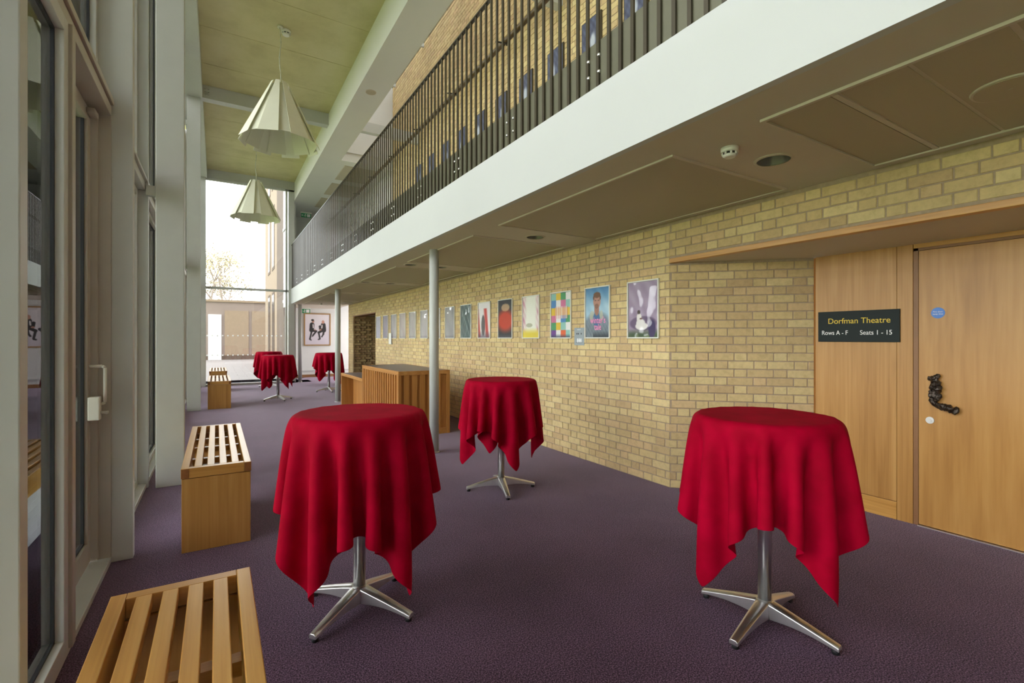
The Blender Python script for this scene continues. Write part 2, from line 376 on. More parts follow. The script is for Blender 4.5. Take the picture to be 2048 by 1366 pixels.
# wall over the theatre door recess
YR = -2.4
wo = struct(B('wall_over_recess', 'mortar', None, XW, XW+.2, YR, YC, 2.29, ZS))
brick_wall(wo, (XW, YR, 0), (0, 1), YC-YR, 2.32, ZS, limit=300)
struct(B('trim_1', 'oak_y', None, XW-.02, XW+.05, YR, YC-.005, 2.255, 2.30, bevel=.003))
wq = struct(B('wall_near', 'mortar', None, XW, XW+.28, Y0, YR, 0, ZS)); brick_wall(wq, (XW, Y0, 0), (0, 1), YR-Y0, 0, ZS, limit=0)
struct(B('recess_ceiling', 'soffit', None, XW+.05, 5.0, YR, YC, 2.26, 2.29))
# splayed reveal at 45 degrees
s2 = math.sqrt(.5); LS = .915/s2
def splay(name, corner, d, lim):
    bm = bmesh.new(); d = Vector((d[0], d[1], 0)); n = Vector((-d.y, d.x, 0)); c = Vector((*corner, 0))
    p = [c, c+d*LS, c+d*LS-n*.12, c-n*.12]
    lo = [bm.verts.new(q) for q in p]; hi = [bm.verts.new(q+Vector((0, 0, 2.26))) for q in p]
    bm.faces.new(lo[::-1]); bm.faces.new(hi)
    for i in range(4): bm.faces.new((lo[i], lo[(i+1) % 4], hi[(i+1) % 4], hi[i]))
    w = struct(obj(name, bm, 'mortar')); brick_wall(w, (*corner, 0), (d.x, d.y), LS, 0, 2.26, limit=lim); return w
XD = XW+.915
splay('wall_splay', (XD, YC-.915), (-s2, s2), 300)
splay('wall_splay_near', (XW, YR), (s2, s2), 0)
# oak lined wall with the theatre doors
wp = struct(B('wall_recess', 'oak_z', None, XD+.03, XD+.15, YR+.9, YC-.9, 0, 2.27))
B('wall_panel', 'oak_z', wp, XD, XD+.03, 1.745, YC-.93, .15, 2.262, bevel=.002)
B('skirting_board', 'oak_y', wp, XD-.003, XD+.03, 1.745, YC-.93, 0, .146, bevel=.002)
B('stile', 'oak_z', wp, XD-.002, XD+.03, 1.635, 1.742, 0, 2.262, bevel=.002)
B('head_rail', 'oak_y', wp, XD-.002, XD+.03, -.30, 1.632, 2.226, 2.262, bevel=.002)
B('wall_panel', 'oak_z', wp, XD, XD+.03, YR+.93, -.31, 0, 2.262)
d2 = sroot('door_2', (XD, 1.6, 0))
B('door_frame', 'brown_trim', d2, (XD+.006, XD+.03, 1.602, 1.634, 0, 2.226), (XD+.006, XD+.03, -.3, 1.634, 2.206, 2.226))
leaf = B('door_leaf', 'door_z', d2, XD+.002, XD+.045, .66, 1.598, .012, 2.203, bevel=.002)
B('door_leaf', 'door_z', d2, XD+.002, XD+.045, -.29, .655, .012, 2.203, bevel=.002)
B('threshold', 'chrome', d2, XD-.02, XD+.03, -.3, 1.6, 0, .008)
bm = bmesh.new(); cyl(bm, (XD+.004, 1.476, 1.70), (XD-.001, 1.476, 1.70), .043, n=28); stk = obj('notice_disc', bm, 'sticker_blue', leaf); stk['label'] = 'round blue fire door notice'
for s_, z_ in (('Fire door', 1.709), ('keep shut', 1.691)): lettering('lettering', s_, .016, 'ink_white', stk, (XD-.002, 1.476, z_), FACE_LEFT)
bm = bmesh.new(); cyl(bm, (XD+.004, 1.525, .855), (XD-.006, 1.525, .855), .027, n=24); cyl(bm, (XD-.006, 1.525, .855), (XD-.012, 1.525, .855), .012, n=12); obj('lock_cylinder', bm, 'chrome', leaf)
# cast bronze handle: a knobbly L of fused lumps
bm = bmesh.new(); rr = random.Random(3)
path = [(1.487+.012*math.sin(i*1.7), 1.20-i*.0155) for i in range(14)] + [(1.478-.014*i, .985-.004*i) for i in range(1, 9)]
for yy, zz in path:
    for q in range(3):
        mt = Matrix.Translation((XD-.028+rr.uniform(-.012, .012), yy+rr.uniform(-.017, .017), zz+rr.uniform(-.008, .008))) @ Matrix.Rotation(rr.uniform(0, 3), 4, (1, rr.random(), rr.random())) @ Matrix.Diagonal((1, 1.5, .8, 1))
        bmesh.ops.create_icosphere(bm, subdivisions=1, radius=rr.uniform(.015, .025), matrix=mt)
for yy, zz in ((1.487, 1.17), (1.42, .965)): cyl(bm, (XD+.004, yy, zz), (XD-.03, yy, zz), .012, n=10)
h = obj('handle', bm, 'bronze', leaf); h['label'] = 'knobbly dark bronze cast handle'
rm = h.modifiers.new('fuse', 'REMESH'); rm.mode = 'VOXEL'; rm.voxel_size = .0035
# upper brick wall behind the balcony railing
wu = struct(B('wall_upper', 'mortar', None, XU, XU+.25, Y0, 13.1, 3.17, 8.4))
brick_wall(wu, (XU, 2.5, 0), (0, 1), 10.57, 4.1, 8.38, limit=300)
B('upper_wall_near', 'brick', wu, XU-.004, XU, Y0, 2.5, 3.17, 8.38)
struct(B('wall_upper_far', 'white', None, XU, XU+.2, 13.2, 20, 3.17, 6.2))
# far end wall, return beside the end glazing, wall behind the photographer
we = struct(B('wall_end', 'white', None, 2.25, 6.6, 20.0, 20.2, -.1, 7.1))
struct(B('baseboard_end', 'brown_trim', None, 2.26, 5.6, 19.975, 20.0, 0, .11))
B('cable_trunking', 'steel_paint', we, 2.26, 5.6, 19.97, 20.0, .24, .285)
struct(B('wall_return', 'white', None, 2.25, 2.33, 18.05, 20.0, -.1, 7.1))
struct(B('wall_behind', 'white', None, -.8, 5.2, Y0-.2, Y0, 0, 8.4))
struct(B('wall_corner', 'white', None, XW+.28, 6.6, YB-.2, YB, 0, ZS))
struct(B('wall_outer', 'white', None, 5.3, 5.4, Y0, 13.2, 3.1, 6.2))

# ------------------------------------------------------------------ glazed facade on the left
XO, XI = -.76, -.6
def glazed_frame(parent, y0, y1, z0, z1, w=.05, mat='steel_paint', dx=0):
    xa, xb, g = -.75+dx, -.67+dx, .012
    B('frame', mat, parent, (xa, xb, y0, y0+w, z0, z1), (xa, xb, y1-w, y1, z0, z1), (xa, xb, y0+w, y1-w, z0, z0+w), (xa, xb, y0+w, y1-w, z1-w, z1), bevel=.003)
    ga, gb = xa+.028, xa+.047
    B('gasket', 'gasket', parent, (ga, gb, y0+w, y0+w+g, z0+w, z1-w), (ga, gb, y1-w-g, y1-w, z0+w, z1-w), (ga, gb, y0+w+g, y1-w-g, z0+w, z0+w+g), (ga, gb, y0+w+g, y1-w-g, z1-w-g, z1-w))
    B('pane', 'glass', parent, xa+.032, xa+.040, y0+w+g, y1-w-g, z0+w+g, z1-w-g)
mull = [-3.9, -1.96, .03, 1.97, 4.19, 6.08, 8.05, 10.0, 11.98, 13.95, 15.9, 17.74]
ZT0, ZT1 = 2.985, 3.10
for i in range(len(mull)-1):
    a, b = mull[i]+.035, mull[i+1]-.035
    w = sroot('window_%d' % (i+1), (-.7, mull[i], 0)) if i != 3 else None
    if i == 3: continue
    B('sill', 'steel_paint', w, XO, XI, a, b, 0, .045, bevel=.004)
    B('transom', 'steel_paint', w, (XO, XI-.01, a, b, ZT0, ZT1-.03), (XO, XI+.012, a, b, ZT1-.03, ZT1), bevel=.004)
    glazed_frame(w, a, b, .045, ZT0); glazed_frame(w, a, b, ZT1, 6.5)
    fin = -.485 if i == 4 else -.585
    B('mullion', 'steel_paint', w, XO, fin, mull[i]-.035, mull[i]+.035, 0, 6.5, bevel=.004)
# entrance bay: fixed side light, tall glazed door, deep head
e = sroot('door_1', (-.7, mull[3], 0)); a, b = mull[3]+.035, mull[4]-.035
B('mullion', 'steel_paint', e, XO, -.485, mull[3]-.035, mull[3]+.035, 0, 6.5, bevel=.004)
B('threshold', 'steel_paint', e, XO, XI, a, b, 0, .04, bevel=.004)
B('door_head', 'steel_taupe', e, (XO, XI, a, b, ZT0, ZT1-.045), (XO, XI+.014, a, b, ZT1-.04, ZT1), bevel=.003)
glazed_frame(e, a, b, ZT1, 6.5)
ym = 3.06
B('door_jamb', 'steel_taupe', e, (XO, XI+.02, ym-.03, ym+.03, .04, ZT0), (XO, -.665, b-.03, b, .04, ZT0), (XO, XI, b-.012, b, .04, ZT0), bevel=.003)
glazed_frame(e, a, ym-.03, .04, ZT0, .07, dx=.075)
leafe = B('door_leaf', 'steel_taupe', e, (-.755, -.70, ym+.035, ym+.115, .05, ZT0-.006), (-.755, -.70, b-.125, b-.04, .05, ZT0-.006), (-.755, -.70, ym+.115, b-.125, .05, .19), (-.755, -.70, ym+.115, b-.125, ZT0-.09, ZT0-.006), bevel=.003)
B('gasket', 'gasket', leafe, (-.735, -.716, ym+.115, ym+.128, .19, ZT0-.09), (-.735, -.716, b-.138, b-.125, .19, ZT0-.09), (-.735, -.716, ym+.115, b-.125, .19, .203))
B('pane', 'glass', leafe, -.732, -.724, ym+.115, b-.125, .19, ZT0-.09)
bm = bmesh.new(); yh = b-.085
tube(bm, [(-.70, yh, 1.32), (-.635, yh, 1.32), (-.62, yh, 1.31), (-.62, yh, 1.085), (-.635, yh, 1.075), (-.70, yh, 1.075)], .010); hh = obj('pull_handle', bm, 'white_gloss', leafe)
B('lock_box', 'white_gloss', leafe, -.70, -.64, yh-.05, yh+.02, .975, 1.125, bevel=.006)
bm = bmesh.new(); cyl(bm, (-.64, yh-.01, 1.02), (-.60, yh-.01, 1.02), .010, n=10); cyl(bm, (-.605, yh-.01, 1.02), (-.605, yh-.05, 1.018), .007, n=8); obj('thumb_turn', bm, 'chrome', leafe)
B('door_closer', 'steel_taupe', leafe, -.70, -.655, b-.17, b-.06, ZT0-.06, ZT0-.025, bevel=.006)
# free standing steel columns inside the facade
def steel_column(y, label):
    t = thing('steel_column', (-.4, y, 0), label, 'column', 'flat steel columns along the glazed facade')
    B('shaft', 'steel_paint', t, -.52, -.28, y, y+.1, 0, 6.5, bevel=.006)
    for zz in (2.93, 5.9): B('bracket', 'steel_paint', t, -.60, -.515, y+.015, y+.085, zz, zz+.1, bevel=.003)
steel_column(5.98, 'flat grey steel column standing at the far end of the heater bench near the door')
steel_column(11.93, 'flat grey steel column in front of the glazing halfway down the foyer')
steel_column(17.68, 'flat grey steel column at the corner of the tall end window')
# end glazing
we1 = sroot('window_20', (.95, YE, 0))
def wbar(name, x0, x1, z0, z1, d=.09): B(name, 'steel_paint', we1, x0, x1, YE, YE+d, z0, z1, bevel=.003)
wbar('sill', -.75, 2.25, 0, .07, .14); wbar('mullion', -.62, -.36, .07, 6.52); wbar('mullion', 1.98, 2.04, .07, 6.52); wbar('post', 2.07, 2.25, 0, 6.52, .25)
wbar('transom', -.36, 2.07, 3.06, 3.13); wbar('head', -.75, 2.25, 6.46, 6.53)
for x0, x1 in ((-.36, 1.98), (2.04, 2.07)):
    for z0, z1 in ((.07, 3.06), (3.13, 6.46)): B('pane', 'glass', we1, x0, x1, YE+.04, YE+.05, z0, z1)
bm = bmesh.new(); cyl(bm, (0, 0, 0), (0, .002, 0), .024, n=14); me = bpy.data.meshes.new('dot'); bm.to_mesh(me); bm.free(); me.materials.append(M['frosted'])
for zz in (1.59, .97):
    for i in range(16): inst('dot', me, (-.25+.14*i, YE+.036, zz), we1)

# ------------------------------------------------------------------ outside
struct(B('lawn', 'grass', None, -60, -.78, -40, 90, -.25, -.06))
terr = struct(B('terrace', 'mortar', None, -.78, 30, YE+.15, 70, -.25, -.045))
bm = bmesh.new(); bx(bm, 0, .595, 0, .895, 0, .05); me = bpy.data.meshes.new('paving_slab'); bm.to_mesh(me); bm.free(); me.materials.append(M['soil_pave'])
for r in range(14):
    for c in range(6): inst('paving_slab', me, (-.76+.6*c-(.3 if r % 2 else 0), YE+.16+.9*r, -.05), terr)
stuff(B('far_paving', 'soil_pave', terr, -.78, 12, YE+12.8, 70, -.05, -.01))
low = thing('service_building', (-3, 40, 0), 'low pale building across the terrace beyond the end window', 'building')
B('wall', 'render_pale', low, -14, 8, 40, 46, -.05, 4.1); B('coping', 'stone_pale', low, -14.1, 8.1, 39.9, 46.1, 4.1, 4.25); B('plinth', 'brick_far', low, -14, 8, 39.94, 40, -.05, .3)
B('door', 'white', low, -.5, .3, 39.9, 40, -.05, 3.2)
for xx in (.5, 2.2): B('wall_panel', 'stone_pale', low, xx, xx+1.5, 39.95, 40, .3, 3.5)
blk = thing('brick_wing', (2.6, 26, 0), 'tall brick wing with narrow paired windows beside the terrace', 'building')
B('wall', 'brick_far', blk, 2.62, 9, 20.4, 27.2, -.05, 13); B('wall', 'stone_pale', blk, 2.62, 9, 27.2, 34, -.05, 13)
gz = B('curtain_glass', 'far_glass', blk, 2.58, 2.62, 20.6, 24, .3, 12)
for zz in (3.1, 6.3, 9.4): B('glazing_bar', 'steel_paint', gz, 2.55, 2.58, 20.6, 24, zz, zz+.12)
for zz in (.6, 5.2, 9.6):
    for yy in (28.3, 30.6):
        wn_ = B('window', 'brick_far', blk, 2.60, 2.62, yy, yy+1.3, zz, zz+3.4); B('window_pane', 'far_glass', wn_, 2.595, 2.6, yy+.15, yy+1.15, zz+.15, zz+3.25)
tr = thing('bare_tree', (.6, 52, 0), 'spring tree with thin pale foliage above the low building', 'tree')
rt = random.Random(11); bmt = bmesh.new(); bml = bmesh.new()
def grow(p, d, L, r, lev):
    q = p+d*L; cyl(bmt, p, q, r, r*.7, n=6, caps=False)
    if lev == 0:
        for _ in range(9):
            c = q+Vector((rt.gauss(0, .45), rt.gauss(0, .45), rt.gauss(0, .4))); u = Vector((rt.gauss(0, 1), rt.gauss(0, 1), rt.gauss(0, 1))).normalized(); v = u.orthogonal().normalized()
            quad(bml, c-u*.12, c+v*.07, c+u*.12, c-v*.07)
        return
    for _ in range(3):
        grow(q, (d+Vector((rt.gauss(0, .55), rt.gauss(0, .55), rt.gauss(.1, .3)))).normalized(), L*.72, r*.6, lev-1)
grow(Vector((.6, 52, -.1)), Vector((0, 0, 1)), 3.2, .22, 5)
obj('branches', bmt, 'bark', tr); stuff(obj('foliage', bml, 'leaf', tr))

# ------------------------------------------------------------------ railing on the balcony
rail = thing('balcony_railing', (XF, 8, 3.17), 'dark bronze vertical bar railing along the upper balcony', 'railing')
bm = bmesh.new(); bx(bm, 0, .014, -.013, .013, 0, 1.46); me = bpy.data.meshes.new('bar'); bm.to_mesh(me); bm.free(); me.materials.append(M['bar'])
nb = int((17.75+1.0)/.104)
for i in range(nb): inst('bar', me, (XF+.002, -1.0+.104*i, 3.175), rail)
y = -1.135
while y < 17.6:
    B('upstand_plate', 'plate', rail, XF+.018, XF+.026, y+.002, min(y+1.078, 17.76), 3.178, 3.48); y += 1.08
bm = bmesh.new(); bmesh.ops.create_uvsphere(bm, u_segments=10, v_segments=6, radius=.014); me = bpy.data.meshes.new('bolt'); bm.to_mesh(me); bm.free(); me.materials.append(M['chrome'])
y = -.765
while y < 17.5:
    for dy in (-.05, .054):
        for zz in (3.27, 3.38): inst('bolt', me, (XF+.012, y+dy, zz), rail)
    y += 1.08
B('top_rail', 'bar', rail, XF-.004, XF+.03, -1.05, 17.76, 4.635, 4.65)
bm = bmesh.new(); cyl(bm, (XF+.13, -1.05, 4.25), (XF+.13, 17.76, 4.25), .024, n=14); hr = obj('handrail', bm, 'rail_wood', rail)
y = -.5
while y < 17.7:
    bm = bmesh.new(); cyl(bm, (XF+.015, y, 4.2), (XF+.13, y, 4.22), .008, n=8); cyl(bm, (XF+.13, y, 4.2), (XF+.13, y, 4.24), .008, n=8); obj('rail_bracket', bm, 'bar', hr); y += 1.08

# ------------------------------------------------------------------ round steel columns under the balcony
for yy, lb in ((5.97, 'round grey steel post beside the slatted wooden desk'), (11.9, 'round grey steel post at the far end of the low desk'), (17.95, 'round grey steel post in front of the framed painting')):
    t = thing('round_column', (2.45, yy, 0), lb, 'column', 'round posts under the balcony')
    bm = bmesh.new(); cyl(bm, (2.45, yy, 0), (2.45, yy, ZS), .0625, n=32); obj('shaft', bm, 'steel_paint', t)
    bm = bmesh.new(); cyl(bm, (2.45, yy, 0), (2.45, yy, .012), .07, n=32); obj('base_ring', bm, 'chrome', t)

# ------------------------------------------------------------------ benches
def make_bench():
    t = thing('slatted_bench', (0, 0, 0), '', 'bench', 'slatted oak benches by the glazing'); W, L, H = .432, 1.92, .59
    for i in range(6):
        x = i*(W-.047)/5; B('slat', 'oak_y', t, x, x+.047, 0 if i in (0, 5) else .05, L if i in (0, 5) else L-.05, H-.07 if i in (0, 5) else H-.045, H, bevel=.003)
    for yy in (0, L-.05): B('end_rail', 'oak_x', t, .0475, W-.0475, yy+.001, yy+.05, H-.07, H-.0005, bevel=.002)
    for x in (0, W-.047):
        for yy in (-.0015, L+.0015): B('end_grain', 'oak_end', t, x+.002, x+.045, min(yy, yy+.001), max(yy, yy+.001), H-.068, H-.003)
    for yy in (.006, L-.056): B('end_panel', 'oak_z', t, .004, W-.004, yy, yy+.05, 0, H-.074, bevel=.003)
    for yy in (.5, L/2, L-.55): B('cross_bearer', 'oak_x', t, .05, W-.05, yy, yy+.05, H-.09, H-.046)
    B('side_rail', 'oak_y', t, (.01, .045, .056, L-.056, H-.15, H-.072), (W-.045, W-.01, .056, L-.056, H-.15, H-.072))
    return t
def make_heater():
    t = thing('convector_heater', (0, 0, 0), '', 'heater', 'white convectors under the benches')
    B('casing', 'heater', t, 0, .22, 0, .95, .03, .40, bevel=.006)
    B('foot', 'heater', t, (.03, .19, .05, .09, 0, .03), (.03, .19, .86, .9, 0, .03))
    for i in range(11): B('louvre', 'steel_paint', t, .02+.0165*i, .028+.0165*i, .05, .9, .40, .408)
    for i in range(5): B('side_rib', 'heater', t, -.004, .0, .03, .92, .07+.055*i, .105+.055*i)
    return t
bench, heat = make_bench(), make_heater()
spots = [((-.318, .27, 0), 'slatted oak bench beside the glazed entrance door', 'white convector heater under the bench by the entrance door'),
         ((-.212, 4.06, 0), 'slatted oak bench in front of the flat steel column, heater showing between slats', 'white convector heater under the bench by the flat steel column'),
         ((-.162, 12.02, 0), 'slatted oak bench standing second from the tall end window', 'white convector heater under the bench second from the end window'),
         ((-.175, 15.75, 0), 'slatted oak bench closest to the tall end window', 'white convector heater under the bench closest to the end window')]
for i, (p, lb, lh) in enumerate(spots):
    o = bench if i == 0 else copy_tree(bench); o.location = p; o['label'] = lb
    g = heat if i == 0 else copy_tree(heat); g.location = (p[0]+.07, p[1]+.12, 0); g['label'] = lh

# ------------------------------------------------------------------ cocktail tables and their draped cloths
def make_table():
    t = thing('cocktail_table', (0, 0, 0), '', 'table', 'cocktail tables in the foyer')
    bm = bmesh.new(); cyl(bm, (0, 0, 1.045), (0, 0, 1.078), .334, n=48); obj('tabletop', bm, 'desk_top', t)
    bm = bmesh.new(); cyl(bm, (0, 0, .10), (0, 0, 1.035), .033, n=24); cyl(bm, (0, 0, 1.03), (0, 0, 1.045), .12, n=24); obj('pole', bm, 'chrome', t)
    bm = bmesh.new(); cyl(bm, (0, 0, .045), (0, 0, .13), .054, .04, n=24); obj('hub', bm, 'chrome', t)
    for k in range(4):
        bm = bmesh.new(); a = math.pi/2*k; ca, sa = math.cos(a), math.sin(a); prev = None; n = 9
        for i in range(n):
            u = i/(n-1); r = .02+u*.325; top = .128-.083*u**1.1; bot = .020+.022*(1-u)+.016*math.sin(math.pi*u); w = .036-.014*u
            ring = [bm.verts.new((ca*r-sa*q, sa*r+ca*q, z)) for q, z in ((-w, bot), (w, bot), (w*.95, top-.008), (w*.5, top), (-w*.5, top), (-w*.95, top-.008))]
            if prev:
                for j in range(6): f = bm.faces.new((prev[j], prev[(j+1) % 6], ring[(j+1) % 6], ring[j])); f.smooth = j in (2, 3, 4)
            else: bm.faces.new(ring[::-1])
            prev = ring
        bm.faces.new(prev); lg = obj('leg', bm, 'chrome', t, bevel=.003)
        bm = bmesh.new(); cyl(bm, (ca*.325, sa*.325, 0), (ca*.325, sa*.325, .024), .017, n=12); obj('glide', bm, 'rubber', lg)
    return t
def drape(side, n, R, h, rot, off, seed, steps=240, iters=13):
    """square cloth let fall over a round table top: position based cloth, returns vertices and quads"""
    rg = np.random.default_rng(seed); g = np.linspace(-side/2, side/2, n); X, Y = np.meshgrid(g, g)
    c, s = math.cos(rot), math.sin(rot)
    P = np.stack([c*X-s*Y+off[0], s*X+c*Y+off[1], np.full_like(X, h+.003)], -1).reshape(-1, 3)
    rr_ = np.hypot(P[:, 0], P[:, 1]); th = np.arctan2(P[:, 1], P[:, 0]); out = np.clip((rr_-R)/.4, 0, 1)
    nf = 7 + seed % 3
    P[:, 2] += out*(.02*np.sin(nf*th+seed)+.012*np.sin((2*nf+1)*th+2*seed))
    top = rr_ < R-.02; W = np.where(top, 0.0, 1.0)                       # cloth lying on the table top does not slip
    idx = np.arange(n*n).reshape(n, n); d = side/(n-1); G = []
    def add(a, b, rest, k):
        a, b = a.ravel(), b.ravel(); w = W[a]+W[b]; ok = w > 0; a, b, w = a[ok], b[ok], w[ok]
        G.append((a, b, rest, (k*W[a]/w)[:, None], (k*W[b]/w)[:, None]))
    for p in (0, 1):
        add(idx[:, p:n-1:2], idx[:, p+1:n:2], d, 1.0); add(idx[p:n-1:2, :], idx[p+1:n:2, :], d, 1.0)
        add(idx[p:n-1:2, :-1], idx[p+1:n:2, 1:], d*2**.5, .35); add(idx[p:n-1:2, 1:], idx[p+1:n:2, :-1], d*2**.5, .35)
    for q in (0, 2):
        cols = np.array([j for j in range(n-2) if j % 4 in (q, q+1)]); add(idx[:, cols], idx[:, cols+2], 2*d, .04); add(idx[cols, :], idx[cols+2, :], 2*d, .04)
    V = np.zeros_like(P); dt = 1/60; Wc = W[:, None]
    for st in range(steps):
        V *= .96; V[:, 2] -= 4.0*dt*W; sp = np.linalg.norm(V, axis=1, keepdims=True); V *= np.minimum(1, 1.6/np.maximum(sp, 1e-6))
        Q = P+V*dt*Wc
        for it in range(iters):
            for a, b, rest, ka, kb in G:
                D = Q[a]-Q[b]; L = np.sqrt((D*D).sum(1))+1e-9; D *= ((L-rest)/L)[:, None]; Q[a] -= D*ka; Q[b] += D*kb
            r = np.hypot(Q[:, 0], Q[:, 1])+1e-9; dep = h-Q[:, 2]; Rg = R+.003
            ins = (W > 0) & (r < Rg) & (dep > 0) & (dep < .07); up = ins & (dep < Rg-r); sd = ins & ~up
            Q[up, 2] = h+.003; f = Rg/r[sd]; Q[sd, 0] *= f; Q[sd, 1] *= f
            pole = (W > 0) & (r < .2) & (dep >= .07); f = .2/r[pole]; Q[pole, 0] *= f; Q[pole, 1] *= f
        V = (Q-P)/dt; P = Q
    F = [(int(idx[i, j]), int(idx[i, j+1]), int(idx[i+1, j+1]), int(idx[i+1, j])) for i in range(n-1) for j in range(n-1)]
    return P, F
def cloth_mesh(*a, **k):
    P, F = drape(*a, **k); me = bpy.data.meshes.new('tablecloth'); me.from_pydata(P.tolist(), [], F); me.materials.append(M['cloth'])
    for p in me.polygons: p.use_smooth = True
    return me
table = make_table()
cm = {'a': cloth_mesh(1.62, 54, .35, 1.092, math.radians(74), (-.03, -.09), 2), 'b': cloth_mesh(1.58, 54, .35, 1.092, math.radians(33), (-.01, .01), 5), 'c': cloth_mesh(1.57, 54, .35, 1.092, math.radians(33), (0, 0), 9)}
spots = [((.68, 2.74), 36, 'a', 0, 'chrome pedestal table standing near the entrance bench', 'red tablecloth on the table near the entrance bench, hanging lower on one side'),
         ((2.468, 1.476), 8, 'b', 0, 'chrome pedestal table standing in front of the theatre door', 'red tablecloth draped over the table in front of the theatre door'),
         ((2.42, 4.16), 71, 'c', 0, 'chrome pedestal table standing close to the brick wall under the posters', 'red tablecloth on the table close to the brick wall posters'),
         ((1.28, 13.02), 20, 'b', 40, 'chrome pedestal table standing in front of another before the end window', 'red tablecloth on the front table of the pair before the end window'),
         ((1.38, 16.6), 50, 'c', 70, 'chrome pedestal table closest to the tall end window', 'red tablecloth on the table closest to the tall end window'),
         ((2.72, 14.4), 5, 'a', 100, 'chrome pedestal table standing behind the round post before the painting', 'red tablecloth on the table before the framed painting')]
for i, (p, ra, ck, rc_, lb, lc) in enumerate(spots):
    o = table if i == 0 else copy_tree(table); o.location = (*p, 0); o.rotation_euler.z = math.radians(ra); o['label'] = lb
    k = bpy.data.objects.new('tablecloth', cm[ck]); k.location = (*p, 0); k.rotation_euler.z = math.radians(rc_); C.objects.link(k); tag(k, lc, 'tablecloth', 'red tablecloths')
    so = k.modifiers.new('thick', 'SOLIDIFY'); so.thickness = .0025; so.offset = 1
    su = k.modifiers.new('smooth', 'SUBSURF'); su.levels = su.render_levels = 2 if i < 3 else 1

# ------------------------------------------------------------------ reception desk
dk = thing('reception_desk', (2.75, 8.1, 0), 'tall oak reception counter clad in vertical battens with grey top', 'desk')
X0, X1, YA, YZ, HZ = 2.33, 3.17, 7.07, 9.19, 1.0
B('counter_top', 'desk_top', dk, X0+.03, X1-.03, YA+.03, YZ-.03, HZ-.03, HZ)
B('edge_band', 'desk_y', dk, (X0, X0+.03, YA, YZ, HZ-.06, HZ+.002), (X1-.03, X1, YA, YZ, HZ-.06, HZ+.002), (X0+.03, X1-.03, YA, YA+.03, HZ-.06, HZ+.002), (X0+.03, X1-.03, YZ-.03, YZ, HZ-.06, HZ+.002), bevel=.003)
B('carcass', 'desk_back', dk, X0+.03, X1-.03, YA+.03, YZ-.03, .0, HZ-.03)
B('plinth', 'desk_y', dk, (X0+.012, X0+.03, YA, YZ, 0, .09), (X0+.03, X1-.06, YA+.01, YA+.03, 0, .09))
for yy in np.arange(YA+.05, YZ-.1, .121): B('batten', 'desk_z', dk, X0+.004, X0+.03, yy, yy+.060, .09, HZ-.06, bevel=.002)
for xx in np.arange(X0+.09, X1-.14, .128): B('batten', 'desk_z', dk, xx, xx+.078, YA+.004, YA+.03, .09, HZ-.06, bevel=.002)
B('stile', 'desk_z', dk, (X1-.055, X1, YA, YA+.06, 0, HZ-.06), (X0, X0+.03, YZ-.05, YZ, 0, HZ-.06), (X0, X0+.045, YA, YA+.045, 0, HZ-.06), bevel=.002)
ld = thing('low_desk', (2.75, 10.1, 0), 'low open oak desk with grey top adjoining the tall counter', 'desk')
B('desk_top', 'desk_top', ld, X0+.03, X1, YZ+.004, 10.97, .70, .745); B('edge_band', 'desk_y', ld, (X0, X0+.03, YZ+.004, 11.0, .69, .747), (X0+.03, X1, 10.97, 11.0, .69, .747), bevel=.003)
B('end_panel', 'desk_z', ld, X0+.005, X1, 10.95, 10.995, 0, .69, bevel=.002); B('back_panel', 'desk_back', ld, X1-.04, X1, YZ+.004, 10.95, 0, .70); B('modesty_panel', 'desk_back', ld, X0+.25, X0+.28, YZ+.004, 10.95, 0, .70)

# ------------------------------------------------------------------ printed sheets (flat artwork as colours on a fine grid)
def mixc(a, b, t): t = max(0, min(1, t)); return tuple(x+(y-x)*t for x, y in zip(a, b))
def print_grid(name, parent, p, ux, w, h, nx, ny, fn, mat='print'):
    """sheet with lower-left corner p, horizontal unit vector ux, drawn by fn(u, v) -> sRGB"""
    p = Vector(p)-base_of(parent); ux = Vector(ux); vs, cs, fs = [], [], []
    for j in range(ny+1):
        for i in range(nx+1):
            vs.append(tuple(p+ux*(w*i/nx)+Vector((0, 0, h*j/ny)))); cs += [*s2l(fn(i/nx, j/ny)), 1]
    for j in range(ny):
        for i in range(nx): k = j*(nx+1)+i; fs.append((k, k+1, k+nx+2, k+nx+1))
    me = bpy.data.meshes.new(name); me.from_pydata(vs, [], fs); me.materials.append(M[mat])
    a = me.attributes.new('Col', 'FLOAT_COLOR', 'POINT'); a.data.foreach_set('color', cs)
    o = bpy.data.objects.new(name, me); o.parent = parent; C.objects.link(o); return o
def nz(u, v, s, seed=0): return .5+.25*math.sin(u*s*2.1+seed)*math.cos(v*s*1.7+seed*2)+.25*math.sin((u+v)*s*3.3+seed*3)
def ell(u, v, cx, cy, rx, ry, soft=.15): d = math.hypot((u-cx)/rx, (v-cy)/ry); return max(0, min(1, (1-d)/soft+.5))
def a_garden(u, v):
    c = mixc((150, 130, 158), (176, 160, 184), nz(u, v, 5))
    c = mixc(c, (92, 72, 104), ell(u, v, .5, .25, .45, .13)*.8); c = mixc(c, (70, 88, 62), max(0, .16-v)*9)
    c = mixc(c, (64, 50, 96), ell(u, v, .8, .15, .12, .16)); c = mixc(c, (236, 230, 230), ell(u, v, .45, .20, .21, .07)+ell(u, v, .42, .26, .15, .07)); c = mixc(c, (236, 230, 228), ell(u, v, .37, .35, .085, .085)); c = mixc(c, (120, 86, 72), ell(u, v, .43, .335, .05, .02)); return mixc(c, (70, 56, 50), ell(u, v, .36, .455, .055, .04))
